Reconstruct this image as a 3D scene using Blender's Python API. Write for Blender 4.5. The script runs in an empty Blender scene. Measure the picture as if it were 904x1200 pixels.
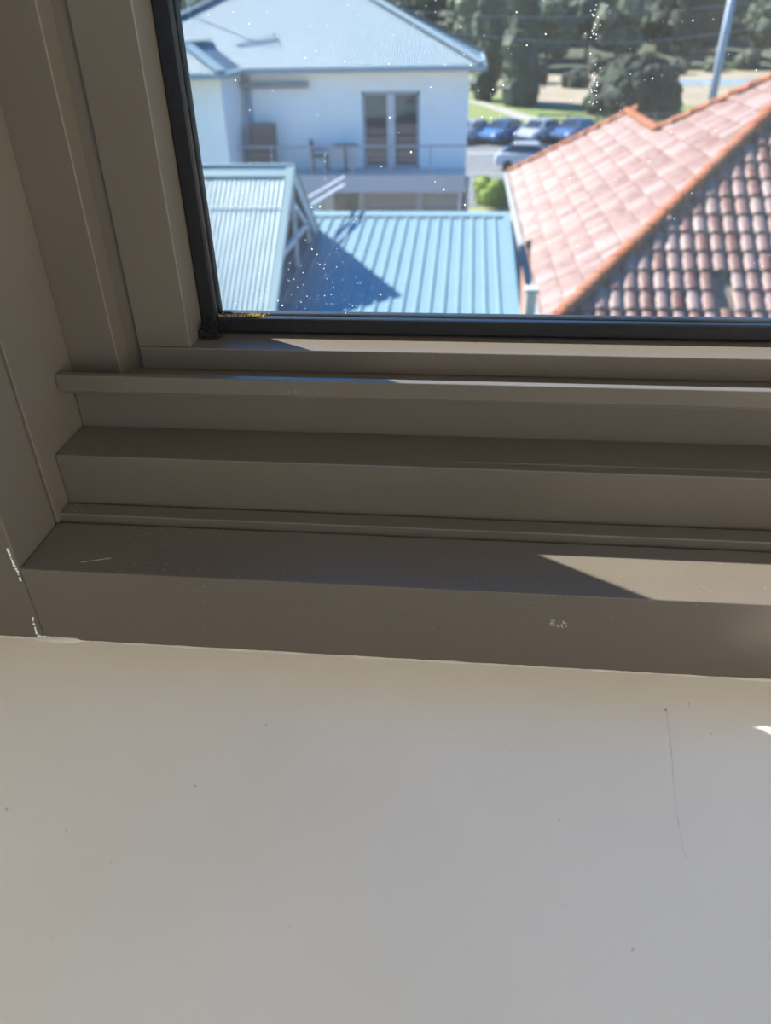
import bpy, bmesh, math, random
from mathutils import Vector, Matrix, noise
random.seed(11)
S = bpy.context.scene
COL = S.collection

# ------------------------------------------------------------------ camera
# camera at the origin, X along the window, Y outwards, Z up (metres)
RV = Vector((0.99514642, 0.09677596, -0.01783277))
UV = Vector((-0.03883903, 0.55277158, 0.83242724))
FV = Vector((-0.09041639, 0.82769439, -0.55384734))
FPX = 868.0
cam_d = bpy.data.cameras.new('camera'); cam = bpy.data.objects.new('camera', cam_d); COL.objects.link(cam)
m = Matrix((RV, UV, -FV)).transposed().to_4x4(); cam.matrix_world = m
cam_d.sensor_fit = 'HORIZONTAL'; cam_d.sensor_width = 36.0; cam_d.lens = FPX / 904 * 36
cam_d.clip_start = 0.01; cam_d.clip_end = 1500
cam_d.dof.use_dof = True; cam_d.dof.focus_distance = 0.455; cam_d.dof.aperture_fstop = 11.0
S.camera = cam
S.view_settings.view_transform = 'Standard'; S.view_settings.look = 'None'
S.view_settings.gamma = 1.0; S.view_settings.use_curve_mapping = False
S.view_settings.exposure = 0.15

# ------------------------------------------------------------------ sky, sun, added fill light at an invented door on the room's right
TO_SUN = Vector((-1.62, 1.0, 1.56)).normalized()
w = bpy.data.worlds.new('world'); S.world = w; w.use_nodes = True
wn = w.node_tree.nodes; wl = w.node_tree.links
sky = wn.new('ShaderNodeTexSky'); sky.sky_type = 'NISHITA'; sky.sun_disc = False
sky.sun_elevation = math.asin(TO_SUN.z); sky.sun_rotation = math.atan2(TO_SUN.x, TO_SUN.y)
sky.air_density = 1.0; sky.dust_density = 0.5; sky.ozone_density = 3.0
hs = wn.new('ShaderNodeHueSaturation'); hs.inputs['Saturation'].default_value = 1.7
wl.new(sky.outputs[0], hs.inputs['Color']); wl.new(hs.outputs[0], wn['Background'].inputs[0]); wn['Background'].inputs[1].default_value = 0.30
sd = bpy.data.lights.new('sun', 'SUN'); sd.energy = 18.0; sd.angle = math.radians(0.53); sd.color = (1.0, 0.95, 0.87)
so = bpy.data.objects.new('sun', sd); COL.objects.link(so)
so.rotation_euler = (-TO_SUN).to_track_quat('-Z', 'Y').to_euler()
ad2 = bpy.data.lights.new('fill_right_offscreen', 'AREA'); ad2.shape = 'RECTANGLE'; ad2.size = 2.2; ad2.size_y = 2.0; ad2.energy = 105; ad2.color = (1.0, 0.85, 0.70)
ao2 = bpy.data.objects.new('fill_right_offscreen', ad2); COL.objects.link(ao2)
ao2.location = (2.78, -1.5, -0.05); ao2.rotation_euler = (math.radians(90), 0, math.radians(90))   # added fill light, no such source seen; shines to -X through invented_door_1

# ------------------------------------------------------------------ helpers
def at(px, py, Y):
    d = FV * FPX + RV * (px - 452) - UV * (py - 600)
    return d * (Y / d.y)
def at_z(px, py, Z):
    d = FV * FPX + RV * (px - 452) - UV * (py - 600)
    return d * (Z / d.z)
MAT = {}
def mat(name, col, rough=0.6, metal=0.0, spec=0.5, var=0.0, scale=20.0, bump=0.0, bscale=200.0, col2=None, rnd=0.0, coat=0.0, trans=None):
    M = bpy.data.materials.new(name); M.use_nodes = True
    n = M.node_tree.nodes; l = M.node_tree.links; b = n['Principled BSDF']
    b.inputs['Roughness'].default_value = rough; b.inputs['Metallic'].default_value = metal
    b.inputs['Specular IOR Level'].default_value = spec; b.inputs['Base Color'].default_value = (*col, 1)
    b.inputs['Coat Weight'].default_value = coat
    tc = n.new('ShaderNodeTexCoord')
    if var or col2:
        nz = n.new('ShaderNodeTexNoise'); nz.inputs['Scale'].default_value = scale; nz.inputs['Detail'].default_value = 6
        l.new(tc.outputs['Object'], nz.inputs['Vector'])
        mx = n.new('ShaderNodeMix'); mx.data_type = 'RGBA'
        c2 = col2 if col2 else tuple(c * (1 - var) for c in col)
        mx.inputs['A'].default_value = (*col, 1); mx.inputs['B'].default_value = (*c2, 1)
        mr = n.new('ShaderNodeMapRange'); mr.inputs['From Min'].default_value = 0.35; mr.inputs['From Max'].default_value = 0.65
        l.new(nz.outputs[0], mr.inputs[0]); l.new(mr.outputs[0], mx.inputs['Factor'])
        out = mx.outputs['Result']
        if rnd:
            oi = n.new('ShaderNodeObjectInfo'); hv = n.new('ShaderNodeHueSaturation')
            mr2 = n.new('ShaderNodeMapRange'); mr2.inputs['To Min'].default_value = 1 - rnd; mr2.inputs['To Max'].default_value = 1 + rnd
            l.new(oi.outputs['Random'], mr2.inputs[0]); l.new(mr2.outputs[0], hv.inputs['Value']); l.new(out, hv.inputs['Color']); out = hv.outputs[0]
        l.new(out, b.inputs['Base Color'])
    if bump:
        nb = n.new('ShaderNodeTexNoise'); nb.inputs['Scale'].default_value = bscale; nb.inputs['Detail'].default_value = 3
        l.new(tc.outputs['Object'], nb.inputs['Vector'])
        bp = n.new('ShaderNodeBump'); bp.inputs['Strength'].default_value = bump; bp.inputs['Distance'].default_value = 0.001
        l.new(nb.outputs[0], bp.inputs['Height']); l.new(bp.outputs[0], b.inputs['Normal'])
    if trans:
        b.inputs['Transmission Weight'].default_value = trans
    MAT[name] = M; return M

def tag(o, label=None, cat=None, group=None, kind=None):
    if label: o['label'] = label
    if cat: o['category'] = cat
    if group: o['group'] = group
    if kind: o['kind'] = kind
    return o
def wloc(p):
    v = Vector((0, 0, 0))
    while p is not None: v = v + p.location; p = p.parent
    return v
def empty(name, loc=(0, 0, 0), parent=None):
    o = bpy.data.objects.new(name, None); COL.objects.link(o); o.empty_display_size = 0.1
    o.parent = parent; o.location = Vector(loc) - (wloc(parent) if parent else Vector()); return o
def build(name, bm, material, parent=None, smooth=False, org=None):
    """bm holds scene coordinates; the object's origin is put at the parent's (or at org)"""
    base = wloc(parent) if parent is not None else Vector()
    o_loc = Vector(org) if org is not None else base.copy()
    bmesh.ops.translate(bm, verts=bm.verts, vec=-o_loc)
    me = bpy.data.meshes.new(name); bm.to_mesh(me); bm.free()
    if isinstance(material, (list, tuple)):
        for x in material: me.materials.append(x)
    else: me.materials.append(material)
    if smooth:
        for p in me.polygons: p.use_smooth = True
    o = bpy.data.objects.new(name, me); COL.objects.link(o); o.parent = parent
    o.location = o_loc - base
    return o
def add_box(bm, x0, x1, y0, y1, z0, z1, bev=0.0, seg=2, mi=0):
    r = bmesh.ops.create_cube(bm, size=1.0)
    vs = r['verts']
    for v in vs:
        v.co = Vector((x0 + (v.co.x + .5) * (x1 - x0), y0 + (v.co.y + .5) * (y1 - y0), z0 + (v.co.z + .5) * (z1 - z0)))
    es = list({e for v in vs for e in v.link_edges})
    fs = list({f for v in vs for f in v.link_faces})
    for f in fs: f.material_index = mi
    if bev: bmesh.ops.bevel(bm, geom=es, offset=bev, segments=seg, affect='EDGES', profile=0.5)
def box(name, x0, x1, y0, y1, z0, z1, material, parent=None, bev=0.0, seg=2):
    bm = bmesh.new(); add_box(bm, x0, x1, y0, y1, z0, z1, bev, seg)
    return build(name, bm, material, parent, org=((x0 + x1) / 2, (y0 + y1) / 2, z0))
def add_tube(bm, a, b, r, n=8, r2=None, cap=True):
    a = Vector(a); b = Vector(b); d = (b - a); q = d.to_track_quat('Z', 'Y')
    r2 = r if r2 is None else r2
    A = []; B = []
    for i in range(n):
        t = 2 * math.pi * i / n; c = Vector((math.cos(t), math.sin(t), 0))
        A.append(bm.verts.new(a + q @ (c * r))); B.append(bm.verts.new(b + q @ (c * r2)))
    for i in range(n): bm.faces.new((A[i], A[(i + 1) % n], B[(i + 1) % n], B[i]))
    if cap: bm.faces.new(A[::-1]); bm.faces.new(B)
def add_bar(bm, a, b, wdt, hgt, up=(0, 0, 1)):
    a = Vector(a); b = Vector(b); d = (b - a).normalized(); s = d.cross(Vector(up)).normalized(); t = s.cross(d).normalized()
    V = []
    for p in (a, b):
        for i, j in ((-1, -1), (1, -1), (1, 1), (-1, 1)): V.append(bm.verts.new(p + s * (i * wdt / 2) + t * (j * hgt / 2)))
    for f in ((3, 2, 1, 0), (4, 5, 6, 7), (0, 1, 5, 4), (1, 2, 6, 5), (2, 3, 7, 6), (3, 0, 4, 7)): bm.faces.new([V[i] for i in f])
def add_poly(bm, pts, thick=None, dirv=(0, 0, -1)):
    A = [bm.verts.new(Vector(p)) for p in pts]; bm.faces.new(A)
    if thick:
        d = Vector(dirv) * thick
        B = [bm.verts.new(Vector(p) + d) for p in pts]; bm.faces.new(B[::-1])
        for i in range(len(A)):
            j = (i + 1) % len(A); bm.faces.new((A[j], A[i], B[i], B[j]))
    bmesh.ops.recalc_face_normals(bm, faces=bm.faces)

# ------------------------------------------------------------------ materials
def frame_material():
    M = bpy.data.materials.new('bronze_powder_coat'); M.use_nodes = True
    n = M.node_tree.nodes; l = M.node_tree.links; b = n['Principled BSDF']
    tc = n.new('ShaderNodeTexCoord')
    geo = n.new('ShaderNodeNewGeometry')
    fl = n.new('ShaderNodeTexNoise'); fl.inputs['Scale'].default_value = 1500; fl.inputs['Detail'].default_value = 2
    big = n.new('ShaderNodeTexNoise'); big.inputs['Scale'].default_value = 14; big.inputs['Detail'].default_value = 5
    l.new(geo.outputs['Position'], fl.inputs['Vector']); l.new(geo.outputs['Position'], big.inputs['Vector'])
    mx = n.new('ShaderNodeMix'); mx.data_type = 'RGBA'
    mx.inputs['A'].default_value = (0.148, 0.124, 0.098, 1); mx.inputs['B'].default_value = (0.182, 0.153, 0.122, 1)
    l.new(big.outputs[0], mx.inputs['Factor'])
    mx2 = n.new('ShaderNodeMix'); mx2.data_type = 'RGBA'; mx2.blend_type = 'MULTIPLY'; mx2.inputs['Factor'].default_value = 0.35
    l.new(mx.outputs['Result'], mx2.inputs['A']); l.new(fl.outputs[0], mx2.inputs['B'])
    l.new(mx2.outputs['Result'], b.inputs['Base Color'])
    b.inputs['Metallic'].default_value = 0.15; b.inputs['Roughness'].default_value = 0.36
    bp = n.new('ShaderNodeBump'); bp.inputs['Strength'].default_value = 0.12; bp.inputs['Distance'].default_value = 0.0003
    l.new(fl.outputs[0], bp.inputs['Height']); l.new(bp.outputs[0], b.inputs['Normal'])
    return M
BRZ = frame_material()
RUB = mat('black_rubber', (0.012, 0.013, 0.016), 0.38, spec=0.35, var=0.4, scale=300, bump=0.2, bscale=900)
CREAM = mat('cream_gloss_paint', (0.85, 0.79, 0.69), 0.42, spec=0.4, col2=(0.82, 0.76, 0.66), scale=9, bump=0.10, bscale=60)
WALLM = mat('white_wall_paint', (0.78, 0.77, 0.74), 0.8, var=0.04, scale=3, bump=0.1, bscale=300)
FLOORM = mat('oak_floor', (0.42, 0.29, 0.17), 0.5, var=0.25, scale=6)
BRICK = mat('rendered_outer_wall', (0.55, 0.50, 0.44), 0.85, var=0.15, scale=5)
FILL = mat('white_filler', (0.75, 0.75, 0.73), 0.8)
DUST = mat('pale_dust', (0.55, 0.52, 0.48), 0.9)
GRIME = mat('black_grime', (0.012, 0.012, 0.013), 0.9)
MOSS = mat('yellow_moss', (0.40, 0.30, 0.07), 0.95, var=0.5, scale=800)
STEEL = mat('galvanised_steel', (0.5, 0.52, 0.55), 0.4, metal=0.8)
def glass_mat(name, haze, tint=(0.95, 0.975, 0.98)):
    M = bpy.data.materials.new(name); M.use_nodes = True
    n = M.node_tree.nodes; l = M.node_tree.links; n.remove(n['Principled BSDF'])
    tr = n.new('ShaderNodeBsdfTransparent'); tr.inputs[0].default_value = (*tint, 1)
    gl = n.new('ShaderNodeBsdfGlossy'); gl.inputs['Roughness'].default_value = 0.0
    ge = n.new('ShaderNodeNewGeometry'); dt = n.new('ShaderNodeVectorMath'); dt.operation = 'DOT_PRODUCT'
    l.new(ge.outputs['Incoming'], dt.inputs[0]); l.new(ge.outputs['Normal'], dt.inputs[1])
    ch = dt.outputs['Value']                       # Schlick reflectance of a thin pane, the same from both sides
    for op, v0, v1 in (('ABSOLUTE', None, None), ('SUBTRACT', 1.0, None), ('POWER', None, 5.0), ('MULTIPLY', None, 0.97), ('ADD', None, 0.03)):
        q = n.new('ShaderNodeMath'); q.operation = op
        if v0 is not None: q.inputs[0].default_value = v0; l.new(ch, q.inputs[1])
        else:
            l.new(ch, q.inputs[0])
            if v1 is not None: q.inputs[1].default_value = v1
        ch = q.outputs[0]
    mx = n.new('ShaderNodeMixShader'); l.new(ch, mx.inputs[0]); l.new(tr.outputs[0], mx.inputs[1]); l.new(gl.outputs[0], mx.inputs[2])
    out = n['Material Output']
    if haze:
        ts = n.new('ShaderNodeBsdfTranslucent'); ts.inputs[0].default_value = (0.88, 0.89, 0.9, 1)
        tc = n.new('ShaderNodeTexCoord'); nz = n.new('ShaderNodeTexNoise'); nz.inputs['Scale'].default_value = 14; nz.inputs['Detail'].default_value = 8
        l.new(tc.outputs['Object'], nz.inputs['Vector'])
        mr = n.new('ShaderNodeMapRange'); mr.inputs['From Min'].default_value = 0.3; mr.inputs['From Max'].default_value = 0.75
        mr.inputs['To Min'].default_value = haze * 0.35; mr.inputs['To Max'].default_value = haze
        l.new(nz.outputs[0], mr.inputs[0])
        m2 = n.new('ShaderNodeMixShader'); l.new(mr.outputs[0], m2.inputs[0]); l.new(mx.outputs[0], m2.inputs[1]); l.new(ts.outputs[0], m2.inputs[2])
        l.new(m2.outputs[0], out.inputs[0])
    else: l.new(mx.outputs[0], out.inputs[0])
    return M
GLASS = glass_mat('window_glass', 0.012)
GLASS2 = glass_mat('clear_glass', 0)

# ------------------------------------------------------------------ room shell
U = 0.32                      # the window profile was measured in units of the camera's distance to the subsill
FZ = -1.08; CZ = 1.55         # floor and ceiling height relative to the camera
def st(o): o['kind'] = 'structure'; return o
WX0, WX1, WZ0, WZ1 = -1.10 * U, 4.3 * U, -1.02 * U, 3.4 * U     # opening in the window wall
bm = bmesh.new()
for a in ((-2.2, WX0, FZ, CZ), (WX1, 2.6, FZ, CZ), (WX0, WX1, FZ, WZ0 - 0.03), (WX0, WX1, WZ1, CZ)):
    add_box(bm, a[0], a[1], 1.01 * U, 1.62 * U, a[2], a[3])
st(build('wall_front', bm, WALLM))
st(box('floor', -2.2, 2.6, -2.9, 1.01 * U, FZ - 0.1, FZ, FLOORM))
st(box('ceiling', -2.2, 2.6, -2.9, 1.01 * U, CZ, CZ + 0.1, WALLM))
st(box('wall_left', -2.3, -2.2, -2.9, 1.62 * U, FZ, CZ, WALLM))
bm = bmesh.new()
for a in ((-2.9, -2.6, FZ, CZ), (-0.4, 1.62 * U, FZ, CZ), (-2.6, -0.4, 1.0, CZ)): add_box(bm, 2.6, 2.7, a[0], a[1], a[2], a[3])
st(build('wall_right', bm, WALLM))
d1 = st(empty('invented_door_1', (2.65, -1.5, FZ)))  # unseen door, invented to admit the fill light
bm = bmesh.new()
for a in ((-2.6, -2.52, FZ, 1.0), (-0.48, -0.4, FZ, 1.0), (-2.52, -0.48, FZ, FZ + .06), (-2.52, -0.48, 0.93, 1.0), (-1.54, -1.46, FZ + .06, .93)): add_box(bm, 2.62, 2.68, a[0], a[1], a[2], a[3], .002)
build('door_frame', bm, WALLM, d1)
for a, b in ((-2.52, -1.54), (-1.46, -0.48)): box('pane', 2.647, 2.653, a, b, FZ + .06, .93, GLASS2, d1)
bm = bmesh.new()
for a in ((-2.2, -1.3, FZ, CZ), (1.9, 2.6, FZ, CZ), (-1.3, 1.9, FZ, 0.37), (-1.3, 1.9, 1.47, CZ)):
    add_box(bm, a[0], a[1], -2.9, -2.8, a[2], a[3])
st(build('wall_back', bm, WALLM))
w2 = st(empty('invented_window_2', (0.3, -2.86, 0.37)))  # unseen rear window, invented to let light into the room
bm = bmesh.new()
for a in ((-1.3, -1.25, .37, 1.47), (1.85, 1.9, .37, 1.47), (-1.25, 1.85, .37, .42), (-1.25, 1.85, 1.42, 1.47), (0.28, 0.32, .42, 1.42)):
    add_box(bm, a[0], a[1], -2.88, -2.82, a[2], a[3], 0.002)
build('window_frame', bm, WALLM, w2)
for x0, x1 in ((-1.25, 0.28), (0.32, 1.85)):
    box('pane', x0, x1, -2.853, -2.847, 0.42, 1.42, GLASS2, w2)

# the painted cream ledge below the window
SZ = -0.999 * U
ledge = st(empty('trim_1', (0.3, 0.05, SZ - 0.03)))
box('ledge_board', -1.6, 2.0, -0.28, 1.006 * U, SZ - 0.03, SZ, CREAM, ledge, bev=0.003, seg=3)
box('ledge_apron', -1.6, 2.0, -0.26, -0.24, SZ - 0.30, SZ - 0.03, CREAM, ledge, bev=0.002)
# ragged line of paint and filler where ledge and metal meet
bm = bmesh.new(); N = 420
rows = []
for i in range(N + 1):
    x = (-1.15 + 4.5 * i / N) * U
    k = noise.noise(Vector((x * 90, 1.3, 0))) + 0.6 * noise.noise(Vector((x * 310, 7, 0)))
    wd = 0.0009 + 0.0008 * k; hh = 0.0005 + 0.0006 * k
    if -0.80 * U < x < -0.72 * U: wd += 0.0016; hh += 0.0016
    y1 = 1.0015 * U; y0 = 1.0 * U - max(wd, 0.0003)
    rows.append([bm.verts.new((x, y0, SZ - 0.0002)), bm.verts.new((x, (y0 + y1) / 2 - 0.0003, SZ + max(hh, 0.0002))), bm.verts.new((x, y1, SZ + max(hh, 0.0002)))])
for a, b in zip(rows, rows[1:]):
    for j in range(2): bm.faces.new((a[j], b[j], b[j + 1], a[j + 1]))
build('paint_bead', bm, mat('dried_paint_bead', (0.66, 0.61, 0.50), 0.5, col2=(0.56, 0.54, 0.50), scale=60), ledge, smooth=True)
# hairline crack and small chips in the paint
CR = mat('paint_crack', (0.55, 0.51, 0.44), 0.9)
def ribbon(bm, pts, wd, z):
    L = []
    for i, (x, y) in enumerate(pts):
        q = Vector(pts[min(i + 1, len(pts) - 1)]) - Vector(pts[max(i - 1, 0)]); s = Vector((-q.y, q.x)).normalized() * wd * random.uniform(.4, 1.3) / 2
        L.append((bm.verts.new((x + s.x, y + s.y, z)), bm.verts.new((x - s.x, y - s.y, z))))
    for a, b in zip(L, L[1:]): bm.faces.new((a[0], a[1], b[1], b[0]))
bm = bmesh.new()
P = [at_z(*p, SZ) for p in ((781, 829), (783, 845), (787, 880), (789, 905), (793, 950), (799, 985), (806, 1012))]
pts = []
for a, b in zip(P, P[1:]):
    for k in range(6):
        q = a.lerp(b, k / 6); pts.append((q.x + random.gauss(0, .00008), q.y))
ribbon(bm, pts, 0.0002, SZ + 0.00012)
build('paint_crack', bm, CR, ledge)
bm = bmesh.new()
for px, py, r in ((229, 921, 1.1), (312, 850, 1.0), (8, 948, 1.3), (808, 824, .9), (656, 960, .8), (742, 1113, 1.1), (780, 832, 1.4), (78, 974, .8), (600, 880, .6), (834, 860, .8), (808, 827, .7), (298, 940, .5), (520, 815, .5), (340, 1085, .5), (130, 1010, .5), (660, 1060, .5), (860, 985, .5), (465, 1000, .4), (60, 1100, .5), (388, 905, .4), (700, 868, .4), (160, 860, .5), (265, 1130, .4)):
    c = at_z(px, py, SZ + 0.0001); R_ = r * 0.0007
    vs = [bm.verts.new((c.x + R_ * random.uniform(.5, 1.2) * math.cos(t), c.y + R_ * random.uniform(.5, 1.2) * math.sin(t), SZ + 0.00012)) for t in [i * math.pi / 4 for i in range(8)]]
    bm.faces.new(vs)
o = build('paint_chip', bm, CR, ledge); o['kind'] = 'stuff'

# ------------------------------------------------------------------ the aluminium sliding window
BV = 0.0007
win = st(empty('window_1', (0.5, 1.3 * U, -1.02 * U)))
XR = 4.25
def fb(name, x0, x1, y0, y1, z0, z1, parent=win, material=BRZ, bev=BV):
    return box(name, x0 * U, x1 * U, y0 * U, y1 * U, z0 * U, z1 * U, material, parent, bev)
fb('subsill', -0.786, XR, 1.0, 1.1525, -1.018, -0.8266)
fb('sill_bead', -0.786, XR, 1.1600, 1.1985, -0.90, -0.8104)
fb('sill_groove', -0.786, XR, 1.15, 1.34, -1.0, -0.835)
fb('sill_step', -0.7845, XR, 1.2057, 1.3335, -0.93, -0.7024)
fb('track_upstand', -0.7845, XR, 1.3335, 1.358, -0.93, -0.602)
fb('track_flange', -0.7845, XR, 1.280, 1.2975, -0.600, -0.566)
fb('track_floor', -0.7845, XR, 1.2974, 1.66, -0.612, -0.5985, bev=0.0003)
fb('frame_base', -0.7845, XR, 1.36, 1.66, -1.018, -0.616)
fb('jamb_reveal', -1.09, -0.787, 1.0005, 1.1425, -1.018, 3.35)
fb('jamb_bead', -0.95, -0.782, 1.1475, 1.1705, -0.826, 3.35)
fb('jamb_groove', -1.0, -0.79, 1.13, 1.18, -0.9, 3.3)
fb('jamb_side', -1.09, -0.785, 1.1712, 1.3515, -1.0, 3.35)
fb('jamb_stop', -1.09, -0.683, 1.352, 1.62, -0.6, 3.35)
fb('jamb_channel', -0.70, -0.6545, 1.402, 1.60, -0.6, 3.3)
fb('jamb_reveal', 4.0, XR + 0.04, 1.0005, 1.62, -0.8266, 3.35)
fb('head', -1.09, XR + 0.04, 1.0005, 1.62, 3.2, 3.39)
fb('outer_sill', -1.3, XR + 0.2, 1.63, 1.85, -1.02, -0.98, material=BRICK)
# black grime where the track meets the jamb stop
bm = bmesh.new()
for i in range(90):
    px = random.uniform(88, 140); c = Vector((random.uniform(-.775, -.69) * U, random.uniform(1.335, 1.351) * U, -0.6005 * U))
    a = random.uniform(0, 6.28); L = random.uniform(.0008, .003)
    add_tube(bm, c, c + Vector((math.cos(a) * L, math.sin(a) * L * .4, random.uniform(.0, .5) * L)), random.uniform(.0002, .0005), 4)
o = build('grime', bm, GRIME, win); o['kind'] = 'stuff'

sash = empty('sash', (0.5, 1.47 * U, -0.60 * U), win)
SZ3 = -0.5506
fb('bottom_rail', -0.654, 3.99, 1.395, 1.55, -0.598, SZ3, sash)
fb('stile', -0.654, -0.544, 1.3952, 1.55, SZ3 + .0006, 3.19, sash)
fb('stile', 3.80, 3.99, 1.3952, 1.55, SZ3 + .0006, 3.19, sash)
fb('top_rail', -0.544, 3.80, 1.3955, 1.55, 3.0, 3.19, sash)
GX0, GX1, GZ0, GZ1 = -0.510, 3.77, -0.5147, 2.97
for nm, a in (('gasket', (-0.5438, GX0, 1.478, 1.497, SZ3, 3.0)), ('gasket', (3.77, 3.80, 1.478, 1.497, SZ3, 3.0)),
              ('gasket', (GX0, 3.77, 1.4775, 1.497, SZ3 + .004, GZ0)), ('gasket', (GX0, 3.77, 1.478, 1.497, 2.97, 3.0)),
              ('gasket', (-0.5438, GX0, 1.511, 1.53, SZ3, 3.0)), ('gasket', (GX0, 3.77, 1.511, 1.53, SZ3, GZ0))):
    fb(nm, *a, parent=sash, material=RUB, bev=0.0012)
pane = fb('glass_pane', -0.53, 3.79, 1.4975, 1.5105, SZ3 + .01, 2.99, sash, GLASS, bev=0)
# specks of dried spray on the outside of the pane
SPK = bpy.data.materials.new('dried_water_specks'); SPK.use_nodes = True
n = SPK.node_tree.nodes; l = SPK.node_tree.links; n.remove(n['Principled BSDF'])
t1 = n.new('ShaderNodeBsdfTranslucent'); t1.inputs[0].default_value = (0.9, 0.92, 0.95, 1)
t2 = n.new('ShaderNodeBsdfDiffuse'); t2.inputs[0].default_value = (0.8, 0.8, 0.8, 1)
mxs = n.new('ShaderNodeMixShader'); mxs.inputs[0].default_value = .3
l.new(t1.outputs[0], mxs.inputs[1]); l.new(t2.outputs[0], mxs.inputs[2]); l.new(mxs.outputs[0], n['Material Output'].inputs[0])
bm = bmesh.new(); GY = 1.5112 * U
def speck(c, r, sx=1.0):
    a0 = random.uniform(0, 6)
    vs = [bm.verts.new((c.x + sx * r * random.uniform(.55, 1.2) * math.cos(t + a0), GY, c.z + r * random.uniform(.55, 1.2) * math.sin(t + a0))) for t in [i * math.pi / 4 for i in range(8)]]
    bm.faces.new(vs)
for i in range(420):
    px, py = random.uniform(190, 904), random.uniform(-60, 368)
    speck(at(px, py, GY), random.choice((.00012, .00017, .00022, .00032)) * random.uniform(.6, 1.2))
for i in range(190):        # thicker spray around the lower left corner
    px, py = random.gauss(395, 55), 368 - abs(random.gauss(0, 60))
    if px < 240: continue
    speck(at(px, py, GY), random.choice((.00012, .00017, .0003)) * random.uniform(.6, 1.2))
for px, py in ((366, 292), (375, 310), (446, 345), (482, 178), (457, 138), (447, 195), (552, 76), (365, 243), (276, 94), (326, 352), (331, 358), (520, 222), (545, 240), (375, 242), (640, 40), (590, 100), (578, 105), (700, 100), (765, 92)):
    speck(at(px, py, GY), random.uniform(.0004, .00065))
for k in range(40):         # the vertical runs
    speck(at(697 + random.gauss(0, 3), random.uniform(0, 130), GY), random.uniform(.0002, .0004))
for k in range(14): speck(at(381 + random.gauss(0, .6), random.uniform(176, 215), GY), .0002)
o = build('dried_specks', bm, SPK, sash); o['kind'] = 'stuff'
# tuft of black weather pile and grime in the sash corner, moss crumbs along the gasket
bm = bmesh.new()
for i in range(420):
    c = Vector((random.gauss(-.520, .012) * U, random.uniform(1.440, 1.477) * U, (SZ3 + abs(random.gauss(0, .016))) * U))
    c.x = max(c.x, -.543 * U)
    a = random.uniform(0, 6.28); L = random.uniform(.001, .0038)
    add_tube(bm, c, c + Vector((math.cos(a) * L * .7, -abs(math.sin(a)) * L * .5, random.uniform(-.2, .8) * L)), random.uniform(.00012, .0004), 4, cap=False)
o = build('weather_pile_tuft', bm, GRIME, sash); o['kind'] = 'stuff'
bm = bmesh.new()
for i in range(150):
    px = random.choice((random.gauss(278, 9), random.gauss(300, 5), random.uniform(256, 312))); c = at(px, 369, 1.49 * U)
    c.z = GZ0 * U + random.uniform(0, .0012); c.y = random.uniform(1.482, 1.495) * U; r_ = random.uniform(.0003, .0008)
    bmesh.ops.create_icosphere(bm, subdivisions=1, radius=r_, matrix=Matrix.Translation(c))
o = build('moss_crumbs', bm, MOSS, sash); o['kind'] = 'stuff'
# dust grains on the metal
bm = bmesh.new()
def grain(c, r): bmesh.ops.create_icosphere(bm, subdivisions=1, radius=r, matrix=Matrix.Translation(c) @ Matrix.Diagonal((1, 1, .5, 1)))
def onplane(px, py, Z): return at_z(px, py, Z * U)
for i in range(130): grain(onplane(random.gauss(140, 70), random.uniform(618, 672), -.8266), random.uniform(.00012, .0003))
for i in range(140): grain(onplane(random.uniform(60, 904), random.uniform(620, 700), -.8266), random.uniform(.0001, .00025))
for i in range(60): grain(onplane(min(abs(random.gauss(0, 60)) + 85, 900), random.uniform(590, 600), -.8104), random.uniform(.00012, .0003))
for i in range(40): grain(onplane(min(abs(random.gauss(0, 90)) + 80, 900), random.uniform(505, 535), -.7024), random.uniform(.0001, .0003))
for i in range(90):
    px, py = random.uniform(60, 880), random.uniform(685, 760); c = at(px, py, U - .00005)
    if c.z > SZ + .002: grain(c, random.uniform(.0001, .00022))
for i in range(60): grain(at(random.uniform(90, 880), random.uniform(548, 588), 1.2057 * U), random.uniform(.0001, .0002))
for i in range(26): grain(at(random.gauss(85, 18), random.uniform(210, 420), 1.352 * U), random.uniform(.0001, .0002))
bad = [v for v in bm.verts if v.co.x < -.784 * U]
bmesh.ops.delete(bm, geom=bad, context='VERTS')
o = build('dust_grains', bm, DUST, win); o['kind'] = 'stuff'
# scratches, scuffs and filler
bm = bmesh.new()
def face_scuff(px, py, Y, w_, h_, k):
    for i in range(k):
        c = at(px + random.uniform(-w_, w_), py + random.uniform(-h_, h_), Y - .00006); r_ = random.uniform(.0003, .0010)
        vs = [bm.verts.new((c.x + r_ * .5 * random.uniform(.5, 1.3) * math.cos(t), c.y, c.z + r_ * random.uniform(.5, 1.3) * math.sin(t))) for t in [j * math.pi / 3 for j in range(6)]]
        bm.faces.new(vs)
face_scuff(648, 730, U, 3, 4, 24); face_scuff(656, 733, U, 3, 1.5, 12); face_scuff(662, 732, U, 2.5, 4.5, 20)
a = onplane(95, 659, -.8266); b_ = onplane(130, 654, -.8266)
add_tube(bm, a, b_, .00012, 4)
build('scuff_mark', bm, DUST, win)
bm = bmesh.new()
face_scuff(361, 459.5, 1.28 * U, 26, 2.2, 40)
build('scuff_mark', bm, mat('dull_scuff', (0.20, 0.175, 0.155), 0.8), win)
bm = bmesh.new()
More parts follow.
